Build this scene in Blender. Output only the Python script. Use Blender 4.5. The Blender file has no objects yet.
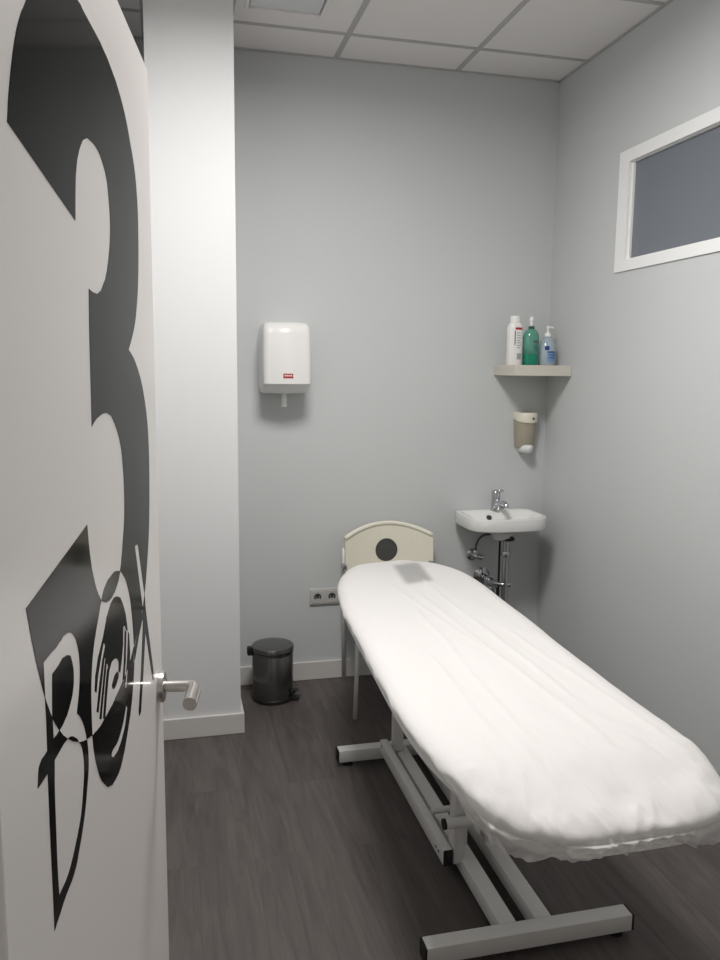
import bpy, bmesh, math, random
from mathutils import Vector, Matrix, noise
from mathutils.geometry import delaunay_2d_cdt
random.seed(7)
PI = math.pi
scene = bpy.context.scene
COL = scene.collection

# ------------------------------------------------------------------ materials
def lin(c):
    return tuple((v/12.92 if v <= .04045 else ((v+.055)/1.055)**2.4) for v in c)

def S(r, g, b):
    return lin((r/255, g/255, b/255))

def pmat(name, col, rough=.5, metal=0., spec=.5, coat=0., coat_rough=.1, bump=None, vary=None, trans=0., ior=1.45, emit=None, sss=0.):
    m = bpy.data.materials.new(name); m.use_nodes = True
    nt = m.node_tree; b = nt.nodes['Principled BSDF']
    b.inputs['Base Color'].default_value = (*col, 1)
    b.inputs['Roughness'].default_value = rough
    b.inputs['Metallic'].default_value = metal
    b.inputs['Specular IOR Level'].default_value = spec
    b.inputs['Coat Weight'].default_value = coat
    b.inputs['Coat Roughness'].default_value = coat_rough
    b.inputs['Transmission Weight'].default_value = trans
    b.inputs['IOR'].default_value = ior
    if sss:
        b.inputs['Subsurface Weight'].default_value = sss
        b.inputs['Subsurface Radius'].default_value = (.01, .01, .01)
    if emit:
        b.inputs['Emission Color'].default_value = (*emit[0], 1)
        b.inputs['Emission Strength'].default_value = emit[1]
    tc = nt.nodes.new('ShaderNodeTexCoord')
    if bump:
        sc, st, dist = bump
        n = nt.nodes.new('ShaderNodeTexNoise'); n.inputs['Scale'].default_value = sc; n.inputs['Detail'].default_value = 4
        nt.links.new(tc.outputs['Object'], n.inputs['Vector'])
        bp = nt.nodes.new('ShaderNodeBump'); bp.inputs['Strength'].default_value = st; bp.inputs['Distance'].default_value = dist
        nt.links.new(n.outputs['Fac'], bp.inputs['Height']); nt.links.new(bp.outputs['Normal'], b.inputs['Normal'])
    if vary:
        sc, amt = vary
        n = nt.nodes.new('ShaderNodeTexNoise'); n.inputs['Scale'].default_value = sc; n.inputs['Detail'].default_value = 3
        nt.links.new(tc.outputs['Object'], n.inputs['Vector'])
        r = nt.nodes.new('ShaderNodeValToRGB')
        r.color_ramp.elements[0].position = .3; r.color_ramp.elements[1].position = .7
        r.color_ramp.elements[0].color = (*[v*(1-amt) for v in col], 1)
        r.color_ramp.elements[1].color = (*[min(1, v*(1+amt)) for v in col], 1)
        nt.links.new(n.outputs['Fac'], r.inputs['Fac']); nt.links.new(r.outputs['Color'], b.inputs['Base Color'])
    return m

def wood_floor():
    m = bpy.data.materials.new('grey_wood_planks'); m.use_nodes = True
    nt = m.node_tree; N = nt.nodes; L = nt.links; b = N['Principled BSDF']
    tc = N.new('ShaderNodeTexCoord')
    mp = N.new('ShaderNodeMapping'); mp.inputs['Rotation'].default_value = (0, 0, PI/2)
    L.new(tc.outputs['Object'], mp.inputs['Vector'])
    br = N.new('ShaderNodeTexBrick')
    br.inputs['Scale'].default_value = 1; br.inputs['Brick Width'].default_value = 1.22; br.inputs['Row Height'].default_value = .18
    br.inputs['Mortar Size'].default_value = .0006; br.inputs['Mortar Smooth'].default_value = .4
    br.offset = .37
    br.inputs['Color1'].default_value = (0, 0, 0, 1); br.inputs['Color2'].default_value = (1, 1, 1, 1); br.inputs['Mortar'].default_value = (.5, .5, .5, 1)
    L.new(mp.outputs['Vector'], br.inputs['Vector'])
    # each plank shifts its own grain
    sh = N.new('ShaderNodeVectorMath'); sh.operation = 'MULTIPLY'; sh.inputs[1].default_value = (9, 7, 5)
    L.new(br.outputs['Color'], sh.inputs[0])
    ad = N.new('ShaderNodeVectorMath'); ad.operation = 'ADD'
    L.new(tc.outputs['Object'], ad.inputs[0]); L.new(sh.outputs['Vector'], ad.inputs[1])
    m1 = N.new('ShaderNodeMapping'); m1.inputs['Scale'].default_value = (13, 1.3, 1)
    L.new(ad.outputs['Vector'], m1.inputs['Vector'])
    n1 = N.new('ShaderNodeTexNoise'); n1.inputs['Scale'].default_value = 1; n1.inputs['Detail'].default_value = 6; n1.inputs['Roughness'].default_value = .62; n1.inputs['Distortion'].default_value = 2.6
    L.new(m1.outputs['Vector'], n1.inputs['Vector'])
    m2 = N.new('ShaderNodeMapping'); m2.inputs['Scale'].default_value = (5, .8, 1)
    L.new(ad.outputs['Vector'], m2.inputs['Vector'])
    n2 = N.new('ShaderNodeTexNoise'); n2.inputs['Scale'].default_value = 1; n2.inputs['Detail'].default_value = 3
    L.new(m2.outputs['Vector'], n2.inputs['Vector'])
    # fine pores
    m3 = N.new('ShaderNodeMapping'); m3.inputs['Scale'].default_value = (160, 6, 1)
    L.new(ad.outputs['Vector'], m3.inputs['Vector'])
    n3 = N.new('ShaderNodeTexNoise'); n3.inputs['Scale'].default_value = 1; n3.inputs['Detail'].default_value = 2
    L.new(m3.outputs['Vector'], n3.inputs['Vector'])
    mx = N.new('ShaderNodeMath'); mx.operation = 'MULTIPLY_ADD'; mx.inputs[1].default_value = .55
    L.new(n1.outputs['Fac'], mx.inputs[0])
    m_ = N.new('ShaderNodeMath'); m_.operation = 'MULTIPLY'; m_.inputs[1].default_value = .30
    L.new(n2.outputs['Fac'], m_.inputs[0]); L.new(m_.outputs[0], mx.inputs[2])
    mx2 = N.new('ShaderNodeMath'); mx2.operation = 'MULTIPLY_ADD'; mx2.inputs[1].default_value = .15
    L.new(n3.outputs['Fac'], mx2.inputs[0]); L.new(mx.outputs[0], mx2.inputs[2])
    r = N.new('ShaderNodeValToRGB')
    e = r.color_ramp.elements
    e[0].position = .33; e[0].color = (*FLOOR_DARK, 1)
    e[1].position = .66; e[1].color = (*FLOOR_LIGHT, 1)
    L.new(mx2.outputs[0], r.inputs['Fac'])
    # plank to plank tone
    mixt = N.new('ShaderNodeMix'); mixt.data_type = 'RGBA'; mixt.blend_type = 'MULTIPLY'; mixt.inputs['Factor'].default_value = 1
    tone = N.new('ShaderNodeMapRange'); tone.inputs['To Min'].default_value = .90; tone.inputs['To Max'].default_value = 1.08
    L.new(br.outputs['Color'], tone.inputs['Value'])
    L.new(r.outputs['Color'], mixt.inputs['A']); L.new(tone.outputs['Result'], mixt.inputs['B'])
    seam = N.new('ShaderNodeMix'); seam.data_type = 'RGBA'; seam.blend_type = 'MIX'
    L.new(br.outputs['Fac'], seam.inputs['Factor']); L.new(mixt.outputs['Result'], seam.inputs['A'])
    seam.inputs['B'].default_value = (*[v*.95 for v in FLOOR_DARK], 1)
    L.new(seam.outputs['Result'], b.inputs['Base Color'])
    b.inputs['Roughness'].default_value = .5; b.inputs['Specular IOR Level'].default_value = .35
    bp = N.new('ShaderNodeBump'); bp.inputs['Strength'].default_value = .12; bp.inputs['Distance'].default_value = .002
    L.new(mx2.outputs[0], bp.inputs['Height']); L.new(bp.outputs['Normal'], b.inputs['Normal'])
    return m

def brushed(name, col, rough=.3, axis_scale=(2, 2, 400)):
    m = pmat(name, col, rough, 1.)
    nt = m.node_tree; b = nt.nodes['Principled BSDF']
    tc = nt.nodes.new('ShaderNodeTexCoord'); mp = nt.nodes.new('ShaderNodeMapping'); mp.inputs['Scale'].default_value = axis_scale
    n = nt.nodes.new('ShaderNodeTexNoise'); n.inputs['Scale'].default_value = 1; n.inputs['Detail'].default_value = 2
    nt.links.new(tc.outputs['Object'], mp.inputs['Vector']); nt.links.new(mp.outputs['Vector'], n.inputs['Vector'])
    mr = nt.nodes.new('ShaderNodeMapRange'); mr.inputs['To Min'].default_value = rough*.75; mr.inputs['To Max'].default_value = rough*1.3
    nt.links.new(n.outputs['Fac'], mr.inputs['Value']); nt.links.new(mr.outputs['Result'], b.inputs['Roughness'])
    return m

# ------------------------------------------------------------------ geometry helpers
def tag(o, label=None, cat=None, group=None, kind=None):
    if label: o['label'] = label
    if cat: o['category'] = cat
    if group: o['group'] = group
    if kind: o['kind'] = kind
    return o

def empty(name, loc, label, cat, group=None, kind=None):
    o = bpy.data.objects.new(name, None); COL.objects.link(o); o.location = loc
    o.empty_display_size = .05
    return tag(o, label, cat, group, kind)

def obj(name, bm, mat, parent=None, smooth=False, angle=None):
    """link a bmesh given in world coordinates as one mesh object; origin at the base centre of its box"""
    bmesh.ops.recalc_face_normals(bm, faces=bm.faces)
    xs = [v.co for v in bm.verts]
    c = Vector(((min(v.x for v in xs)+max(v.x for v in xs))/2, (min(v.y for v in xs)+max(v.y for v in xs))/2, min(v.z for v in xs)))
    bmesh.ops.translate(bm, verts=bm.verts, vec=-c)
    me = bpy.data.meshes.new(name)
    if angle is not None:
        for e in bm.edges:
            if len(e.link_faces) == 2 and e.calc_face_angle(0) > math.radians(angle): e.smooth = False
        smooth = True
    for f in bm.faces: f.smooth = smooth
    bm.to_mesh(me); bm.free()
    for m in (mat if isinstance(mat, (list, tuple)) else [mat]): me.materials.append(m)
    o = bpy.data.objects.new(name, me); COL.objects.link(o)
    if parent:
        o.parent = parent
        base = Vector((0, 0, 0)); q = parent
        while q: base += Vector(q.location); q = q.parent
        o.location = c-base
    else: o.location = c
    return o

def add_box(bm, x0, x1, y0, y1, z0, z1, bev=0., seg=2):
    t = bmesh.new(); bmesh.ops.create_cube(t, size=1)
    for v in t.verts: v.co = Vector(((x0+x1)/2+v.co.x*(x1-x0), (y0+y1)/2+v.co.y*(y1-y0), (z0+z1)/2+v.co.z*(z1-z0)))
    if bev: bmesh.ops.bevel(t, geom=t.edges[:], offset=bev, segments=seg, affect='EDGES', profile=.5)
    merge(bm, t); return bm

def merge(bm, t):
    me = bpy.data.meshes.new('tmp'); t.to_mesh(me); t.free(); bm.from_mesh(me); bpy.data.meshes.remove(me)

def box(x0, x1, y0, y1, z0, z1, bev=0., seg=2):
    return add_box(bmesh.new(), x0, x1, y0, y1, z0, z1, bev, seg)

def rings(bm, loops, cap0=True, cap1=True, closed=True):
    """skin a list of equal-length point loops"""
    vs = [[bm.verts.new(p) for p in l] for l in loops]
    n = len(vs[0])
    for a, b in zip(vs, vs[1:]):
        for i in range(n if closed else n-1):
            j = (i+1) % n
            bm.faces.new((a[i], a[j], b[j], b[i]))
    if cap0: bm.faces.new(vs[0][::-1])
    if cap1: bm.faces.new(vs[-1])
    return bm

def lathe(profile, c=(0, 0, 0), n=40, axis='z', ex=1., ey=1., cap0=True, cap1=True, power=2.):
    """profile [(r, h)]; ex, ey squash; power > 2 squares the section"""
    bm = bmesh.new(); loops = []
    for r, h in profile:
        l = []
        for i in range(n):
            a = 2*PI*i/n; ca, sa = math.cos(a), math.sin(a)
            k = (abs(ca)**power+abs(sa)**power)**(-1/power)
            u, v = r*k*ca*ex, r*k*sa*ey
            p = {'z': (u, v, h), 'y': (u, h, v), 'x': (h, u, v)}[axis]
            l.append(Vector(p)+Vector(c))
        loops.append(l)
    return rings(bm, loops, cap0, cap1)

def tube(path, r, n=14, bm=None, cap=True):
    """round sweep along a path; r may be a list"""
    bm = bm or bmesh.new(); P = [Vector(p) for p in path]; loops = []
    up = None
    for i, p in enumerate(P):
        t = ((P[min(i+1, len(P)-1)]-P[max(i-1, 0)])).normalized()
        if up is None:
            up = Vector((0, 0, 1)) if abs(t.z) < .9 else Vector((1, 0, 0))
        u = (up-t*up.dot(t)).normalized(); w = t.cross(u); up = u
        rr = r[i] if isinstance(r, (list, tuple)) else r
        loops.append([p+(u*math.cos(2*PI*k/n)+w*math.sin(2*PI*k/n))*rr for k in range(n)])
    return rings(bm, loops, cap, cap)

def arc(p0, p1, p2, k=8):
    p0, p1, p2 = map(Vector, (p0, p1, p2))
    return [(1-t)**2*p0+2*t*(1-t)*p1+t*t*p2 for t in [i/k for i in range(k+1)]]

def bar(p0, p1, w, h, bev=.003, side=None):
    """square tube from p0 to p1 (centres), w across, h high"""
    p0, p1 = Vector(p0), Vector(p1); t = (p1-p0); L = t.length; t.normalize()
    s = Vector(side) if side else (Vector((0, 0, 1)).cross(t).normalized() if abs(t.z) < .9 else Vector((1, 0, 0)))
    u = t.cross(s).normalized(); s = u.cross(t).normalized()
    bm = box(-w/2, w/2, -h/2, h/2, 0, L, bev)
    M = Matrix((s, u, t)).transposed().to_4x4(); M.translation = p0
    bmesh.ops.transform(bm, matrix=M, verts=bm.verts); return bm

def inside(p, poly):
    x, y = p; c = False; n = len(poly); j = n-1
    for i in range(n):
        xi, yi = poly[i]; xj, yj = poly[j]
        if (yi > y) != (yj > y) and x < (xj-xi)*(y-yi)/(yj-yi)+xi: c = not c
        j = i
    return c

def cdt(contours, extra=()):
    verts = []; edges = []
    for c in contours:
        b = len(verts); verts += [Vector(p) for p in c]
        edges += [(b+i, b+(i+1) % len(c)) for i in range(len(c))]
    verts += [Vector(p) for p in extra]
    v, e, f, *_ = delaunay_2d_cdt(verts, edges, [], 0, 1e-6)
    return v, f

def plate(contours, thick, place, extra=(), pick=None):
    """flat plate with holes (even-odd), thickened; place(u, v, w) -> world, w 0..thick"""
    v, f = cdt(contours, extra)
    keep = []
    for t in f:
        c = sum((v[i] for i in t), Vector((0, 0)))/len(t)
        cnt = [inside(c, p) for p in contours]
        if (pick(cnt) if pick else sum(cnt) % 2): keep.append(t)
    bm = bmesh.new(); used = sorted({i for t in keep for i in t})
    a = {i: bm.verts.new(place(v[i].x, v[i].y, 0)) for i in used}
    b = {i: bm.verts.new(place(v[i].x, v[i].y, thick)) for i in used}
    cnt = {}
    for t in keep:
        try:
            bm.faces.new([b[i] for i in t]); bm.faces.new([a[i] for i in reversed(t)])
        except ValueError: continue
        for i in range(len(t)):
            k = (t[i], t[(i+1) % len(t)]); cnt[k] = cnt.get(k, 0)+1
    for (i, j) in cnt:
        if (j, i) not in cnt:
            try: bm.faces.new((a[i], a[j], b[j], b[i]))
            except ValueError: pass
    return bm

def rrect(x0, x1, y0, y1, r, k=6):
    out = []
    for cx, cy, a0 in ((x1-r, y1-r, 0), (x0+r, y1-r, 90), (x0+r, y0+r, 180), (x1-r, y0+r, 270)):
        for i in range(k+1):
            a = math.radians(a0+90*i/k); out.append((cx+r*math.cos(a), cy+r*math.sin(a)))
    return out
WORLD = .3
EXPO = 0.
LAMP = 46.
SPREAD = 173

DECAL = {
 'three': [(646.3,1878),(642,1883),(637.9,1887),(633.2,1892),(627.2,1898),(621,1902),(613.8,1907),(606.1,1912),(598.4,1918),(564.7,1935),(521.5,1950),(507.7,1951),(493.2,1953),(478.6,1954),(464.4,1955),(453.3,1956),(442.6,1955),(431.9,1955),(420.7,1955),(405.8,1955),(390.2,1955),(374.4,1955),(359,1955),(340.8,1953),(323,1952),(305.8,1949),(289,1946),(272.2,1943),(256.1,1938),(240.9,1933),(226.7,1927),(212.3,1920),(199.8,1912),(188.3,1903),(177.3,1893),(167.7,1885),(158.4,1877),(150.1,1868),(143.2,1858),(139.2,1850),(136.2,1842),(133.8,1834),(131.8,1826),(129.7,1812),(129.2,1798),(129.7,1784),(130.8,1769),(131.8,1760),(133.2,1750),(135.1,1739),(137.4,1729),(141.2,1716),(145.6,1702),(151.4,1688),(159.4,1674),(165.5,1665),(172.1,1655),(180.1,1646),(190.2,1637),(200.4,1630),(212,1622),(223.9,1615),(235.3,1608),(225.7,1606),(215.8,1603),(206,1600),(196.8,1597),(183.6,1591),(172,1585),(161.6,1579),(151.9,1573),(141.8,1566),(133.3,1558),(125.9,1551),(119,1543),(111.2,1533),(104.5,1523),(98.8,1513),(94.1,1503),(89.9,1491),(87.4,1479),(86.1,1467),(85.2,1455),(85,1443),(85.5,1431),(86.7,1420),(88.1,1408),(90.6,1389),(94,1370),(98.5,1352),(104.5,1334),(109.5,1322),(115.2,1310),(121.4,1299),(128.1,1288),(135.5,1276),(143.4,1264),(152.2,1253),(162.4,1243),(168.1,1237),(174.1,1232),(180.5,1227),(187.8,1223),(197.1,1218),(207.5,1214),(218.2,1211),(228.9,1207),(237.3,1204),(245.8,1201),(254.2,1198),(262.8,1196),(272.3,1193),(281.7,1190),(291.4,1187),(301.6,1185),(318.3,1182),(335.8,1180),(353.9,1179),(372.1,1178),(392,1178),(411.9,1177),(432.2,1178),(452.9,1179),(462.6,1180),(472.2,1180),(482.1,1181),(492.7,1183),(499.6,1184),(506.6,1186),(513.9,1187),(521.3,1189),(534.2,1193),(547.7,1197),(561.4,1202),(575,1208),(587,1214),(598.4,1220),(608.2,1226),(617.2,1232),(625.5,1238),(632.6,1243),(639,1249),(644.8,1254),(650.7,1260),(655.7,1265),(660.1,1270),(664.3,1275),(669.7,1282),(674.4,1289),(678.6,1295),(682.4,1301),(686,1308),(689.2,1314),(692,1320),(694.8,1326),(698.7,1334),(702.3,1342),(705.7,1350),(708.9,1358),(712.4,1367),(715.5,1376),(718.6,1385),(721.6,1393),(508,1419),(506.9,1412),(505.8,1406),(504.6,1400),(502.9,1393),(500.7,1385),(498.2,1378),(495,1369),(490.5,1361),(486.7,1355),(482.4,1348),(477.1,1341),(470.1,1334),(466.3,1330),(462,1327),(457.6,1323),(453.2,1319),(432.2,1311),(410.7,1307),(403.2,1307),(395.4,1307),(387.9,1308),(380.9,1308),(373.2,1310),(366.4,1312),(360.3,1314),(354.9,1316),(351,1318),(347.6,1321),(344.5,1323),(341.5,1326),(334.5,1332),(329.1,1340),(324.4,1347),(319.8,1355),(314.9,1363),(310.2,1371),(306,1379),(302.7,1387),(300.2,1397),(298.7,1406),(298,1416),(297.9,1425),(298.2,1432),(298.7,1438),(299.5,1445),(300.7,1451),(302.7,1460),(305,1470),(308.8,1479),(315.1,1488),(319.7,1494),(324.9,1499),(330.8,1504),(337.7,1509),(344.3,1514),(351.5,1518),(358.8,1522),(366,1526),(394.1,1531),(416.1,1531),(424.5,1530),(432.9,1529),(440.8,1528),(447.9,1527),(454.4,1525),(459.9,1524),(464.9,1522),(470.1,1520),(469.5,1533),(468.9,1545),(468.3,1558),(467.7,1571),(467.2,1584),(466.7,1597),(466.2,1611),(465.3,1624),(464.4,1635),(463.2,1646),(462,1657),(460.7,1668),(443.1,1666),(420.6,1666),(398.8,1672),(392.7,1676),(386.3,1680),(380.1,1684),(374.6,1687),(367.9,1693),(362.6,1698),(358.2,1704),(354,1709),(349.1,1717),(345,1724),(341.7,1730),(339,1737),(335.6,1750),(334.4,1762),(335.3,1773),(337.9,1784),(340.2,1792),(343.1,1800),(347.6,1807),(354.5,1813),(359.6,1816),(365.4,1819),(372,1822),(379.8,1825),(387.5,1827),(395.7,1828),(405.3,1829),(417,1829),(429.9,1828),(443.3,1827),(464.7,1819),(469.2,1815),(473.8,1812),(478.1,1808),(481.9,1805),(487.8,1798),(492,1793),(495.2,1787),(498.1,1781),(500.9,1775),(502.8,1768),(504.1,1762),(505.4,1756),(506.6,1749),(507.6,1743),(508.5,1736),(509.5,1730),(709.6,1766),(708.4,1770),(707.2,1774),(706,1779),(704.7,1783),(703,1788),(701.1,1793),(699.1,1798),(697,1803),(694.2,1810),(691.3,1816),(688,1823),(684.3,1830),(680.3,1837),(676,1844),(670.9,1851),(664.5,1859),(660.3,1864),(655.8,1868),(651,1873)],
 'B': [(682.3,1333),(670.3,1333),(657.7,1333),(645,1332),(632.4,1333),(628.5,1333),(624.7,1333),(620.7,1334),(616.2,1334),(609,1333),(601.4,1332),(587.4,1327),(581.8,1323),(576.5,1319),(572.2,1315),(569.3,1310),(567.2,1307),(565.4,1303),(563.2,1297),(562.1,1292),(561.5,1288),(561.4,1283),(561.7,1277),(563,1272),(564.7,1267),(566.8,1262),(569.6,1256),(572.9,1251),(576.5,1246),(580,1241),(573.4,1236),(567.1,1231),(562.6,1226),(558.9,1222),(555.8,1218),(553,1214),(550.2,1209),(548,1205),(546.2,1201),(544.7,1196),(543.4,1193),(542.4,1189),(541.6,1185),(541.1,1182),(540.7,1177),(540.8,1172),(541.3,1167),(542.3,1163),(543.5,1159),(545,1156),(546.7,1153),(548.5,1150),(552.3,1143),(556.5,1136),(561,1129),(566,1123),(571.1,1118),(576.5,1113),(582.3,1108),(588.4,1104),(594.6,1100),(600.9,1095),(607.9,1092),(616.2,1090),(623.1,1089),(630.7,1089),(638.3,1089),(645.5,1089),(656.6,1088),(666.9,1086),(676.6,1085),(686.2,1083),(686,1092),(685.9,1100),(685.7,1109),(685.6,1118),(685.6,1133),(685.8,1148),(685.9,1163),(685.8,1178),(685.6,1189),(685.4,1199),(685.1,1209),(685,1220),(685,1223),(685,1227),(685,1230),(685,1233),(714.3,1235),(712.4,1240),(711.1,1246),(708.4,1251),(702.3,1253),(698.1,1254),(693.3,1253),(688.1,1253),(682.9,1253),(682.6,1260),(682.1,1267),(681.8,1274),(681.7,1281),(681.8,1286),(682,1291),(682.2,1296),(682.4,1301),(682.5,1309),(682.4,1317),(682.4,1325)],
 'B1': [(658.1,1313),(652.5,1313),(646.8,1313),(641.1,1313),(635.5,1313),(631.6,1314),(628,1314),(624.1,1315),(619.2,1314),(613.7,1313),(607.9,1312),(595.7,1307),(593.8,1304),(591.8,1301),(590,1298),(588.6,1295),(587,1291),(586.4,1286),(586.6,1283),(587.2,1279),(588.3,1275),(589.8,1272),(592,1269),(594.8,1266),(597.8,1264),(601.4,1262),(605.3,1260),(609.3,1258),(612,1257),(614.7,1256),(617.5,1255),(620.6,1255),(625.6,1254),(631.1,1253),(636.9,1253),(642.8,1253),(647.8,1253),(652.9,1253),(658.1,1254),(663.1,1254),(663.2,1259),(663.4,1265),(663.5,1270),(663.4,1275),(662.6,1285),(661.2,1294),(659.6,1304)],
 'B2': [(663,1234),(652.7,1234),(642.5,1234),(631.2,1234),(617.2,1232),(612.9,1231),(608.5,1230),(599.5,1226),(585.3,1217),(580.7,1213),(576.1,1208),(572.9,1205),(569.9,1203),(566.4,1198),(564.2,1195),(562.8,1191),(561.5,1188),(560.2,1183),(559.8,1179),(559.8,1176),(560.1,1172),(560.9,1166),(562.7,1161),(564.9,1156),(567.2,1152),(569.9,1146),(572.7,1141),(576,1136),(579.8,1131),(584.9,1127),(590.6,1123),(596.7,1119),(603,1116),(609.9,1112),(616.9,1109),(624.5,1106),(633.2,1104),(641.2,1103),(649.9,1103),(658.8,1104),(667.2,1104),(667.6,1108),(668,1112),(668.4,1116),(668.7,1121),(669,1133),(668.9,1144),(668.5,1156),(668.1,1167),(667.8,1179),(667.6,1191),(667.1,1203),(666.1,1214),(665.4,1219),(664.6,1224),(663.8,1229)],
 'O': [(357.1,1330),(376.8,1334),(386,1334),(395.1,1334),(403.8,1334),(411.5,1334),(420.4,1333),(427.9,1331),(434.3,1330),(440,1328),(444.1,1326),(447.5,1324),(450.6,1322),(453.7,1320),(461.1,1315),(467.8,1309),(474.1,1304),(480.2,1299),(485.4,1295),(490.5,1290),(495.2,1286),(499.4,1281),(503.6,1275),(507.1,1270),(510.1,1264),(512.7,1258),(514.8,1252),(516.5,1246),(517.9,1240),(518.9,1234),(519.6,1228),(520,1222),(520.3,1216),(520.4,1210),(520.4,1205),(520.5,1199),(520.3,1194),(519.9,1189),(519.4,1185),(518.8,1181),(518,1176),(516.8,1172),(514.7,1166),(512.1,1159),(508.8,1152),(504.8,1145),(501.1,1139),(497.1,1132),(491.8,1125),(484.1,1116),(478,1111),(471,1105),(463.5,1099),(456.1,1093),(429.2,1081),(420.4,1080),(411.2,1078),(402.2,1077),(393.8,1076),(381.1,1076),(370.8,1078),(362,1081),(353.5,1084),(344.6,1088),(336.7,1093),(329.3,1097),(321.9,1102),(315.7,1106),(309.5,1110),(303.6,1114),(298.1,1119),(293.2,1124),(288.8,1129),(284.6,1134),(280.7,1140),(277.5,1144),(274.4,1149),(271.5,1154),(268.9,1158),(266.2,1164),(263.8,1169),(261.8,1175),(260.4,1181),(260,1186),(260.2,1192),(260.8,1198),(261.4,1204),(262.6,1214),(264.1,1224),(266.3,1235),(269.6,1246),(272.4,1254),(275.5,1263),(279.7,1272),(285.9,1281),(290.6,1287),(295.8,1293),(302.1,1300),(310.2,1307),(316,1311),(322.4,1315),(329,1319),(335.3,1323)],
 'I1': [(365.4,1299),(384.8,1303),(406.2,1301),(428.6,1293),(441.4,1283),(452.7,1275),(451,1268),(443.5,1264),(442.2,1260),(448.6,1249),(445.2,1248),(442.9,1244),(440,1239),(432.1,1235),(430.1,1231),(426.3,1224),(411.6,1230),(394.7,1228),(377.9,1222),(368.4,1214),(371.3,1203),(362.5,1197),(349.2,1209),(337.1,1227),(333.6,1249),(320.2,1245),(314.3,1238),(304.1,1233),(306.3,1242),(315.3,1261),(332,1280),(346.9,1292)],
 'S1': [(452.6,1275),(451.9,1268),(471.4,1252),(484.3,1241),(494.1,1226),(501.7,1231),(496.8,1246),(481,1261)],
 'S2': [(443,1261),(448.6,1249),(466.7,1226),(488.2,1200),(496.7,1205),(478.2,1231),(458,1252)],
 'S3': [(444.6,1245),(439.4,1237),(458.5,1210),(474.8,1186),(484.6,1191),(467.7,1214),(450.2,1239)],
 'S4': [(430.8,1232),(426.3,1224),(441.1,1203),(456.4,1178),(466.5,1183),(452.5,1208),(437.7,1230)],
 'T': [(376.3,1205),(373.7,1202),(372.1,1198),(374.9,1195),(380.4,1194),(388.6,1192),(397.6,1191),(409.3,1195),(413.3,1201),(408.8,1203),(403.5,1205),(397.3,1207),(388.8,1207),(382.8,1206)],
 'R1': [(323.3,1241),(313.5,1235),(322.9,1199),(338.6,1176),(348.2,1180),(335.2,1204)],
 'R2': [(300.8,1231),(294.3,1225),(291.4,1197),(295.6,1187),(308.4,1184),(324.5,1161),(332.1,1165),(318.7,1188),(310.1,1204)],
 'K': [(330.5,1140),(321.9,1132),(326.5,1128),(330.8,1124),(335.5,1120),(341.2,1116),(347.4,1114),(354.1,1112),(361.4,1110),(369.4,1108),(375.6,1107),(382,1107),(389.1,1106),(397.6,1107),(408,1109),(418.8,1111),(429.4,1118),(427.4,1121),(424,1122),(414.4,1121),(403.1,1119),(394.5,1118),(387.1,1118),(380.4,1119),(374,1120),(365.8,1122),(358.6,1124),(352.1,1126),(346,1129),(341.7,1132),(337.9,1134),(334.2,1137)],
 'X1': [(232,1333),(222.4,1333),(206.6,1330),(162.1,1243),(155.4,1216),(90.6,1082),(105.4,1082),(169.8,1196),(182.3,1229)],
 'X2': [(172.4,1224),(167.6,1209),(159.8,1190),(191.5,1131),(220.8,1081),(236,1081),(239.5,1090),(211.3,1138),(185.6,1198),(183.2,1213),(222.1,1196),(254.7,1176),(269.3,1173),(261.4,1192),(227,1206),(187.1,1221)]}
# ------------------------------------------------------------------ palette
FLOOR_DARK = (.055, .0465, .0445); FLOOR_LIGHT = (.122, .105, .100)
M_wall = pmat('grey_wall_paint', (.56, .575, .575), .75, spec=.25, bump=(140, .06, .002), vary=(1.3, .015))
M_white = pmat('white_wall_paint', (.66, .66, .66), .7, spec=.3, bump=(140, .05, .002))
M_front = pmat('corridor_wall_paint', (.5, .48, .46), .75, spec=.25, bump=(140, .05, .002))
M_tile = pmat('ceiling_tile', (.80, .775, .76), .9, spec=.1, bump=(260, .12, .002))
M_tbar = pmat('ceiling_bar_paint', (.46, .45, .445), .6)
M_trim = pmat('white_skirting', (.60, .585, .565), .4)
M_floor = wood_floor()
M_door = pmat('white_door_lacquer', (.90, .865, .84), .38, spec=.5, coat=.35, coat_rough=.12)
M_vinyl = pmat('black_gloss_vinyl', (.008, .008, .008), .09, spec=.05)
M_frame = pmat('white_window_frame', (.84, .84, .83), .4)
M_frost = pmat('frosted_glass', (.16, .175, .20), .32, spec=.5, coat=.2, coat_rough=.2)
M_nickel = brushed('satin_nickel', (.58, .55, .52), .28)
M_chrome = pmat('chrome', (.56, .575, .60), .1, 1.)
M_dchrome = pmat('dull_chrome_pipe', (.50, .50, .51), .25, 1.)
M_steel = brushed('brushed_steel', (.22, .22, .215), .24)
M_black = pmat('black_plastic', (.012, .012, .012), .45)
M_rubber = pmat('black_rubber', (.008, .008, .008), .6)
M_powder = pmat('white_powder_coat', (.66, .645, .62), .38, vary=(30, .02))
M_vinylpad = pmat('white_upholstery', (.75, .74, .72), .5)
M_cream = pmat('cream_plastic', (.74, .71, .60), .4)
M_chairleg = pmat('pale_grey_tube', (.70, .69, .65), .35)
M_ceramic = pmat('white_ceramic', (.78, .78, .76), .12, coat=.5, coat_rough=.05)
M_plastic = pmat('white_plastic', (.75, .745, .73), .28, coat=.2)
M_soap = pmat('smoky_beige_plastic', (.42, .385, .30), .25, trans=.15)
M_soapcap = pmat('ivory_plastic', (.70, .67, .56), .3)
M_shelf = pmat('beige_shelf_laminate', (.60, .57, .50), .45)
M_red = pmat('red_label', S(170, 40, 38), .45)
M_pale = pmat('pale_print', (.72, .66, .64), .5)
M_outlet = pmat('socket_plastic', (.50, .49, .47), .35)
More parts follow.
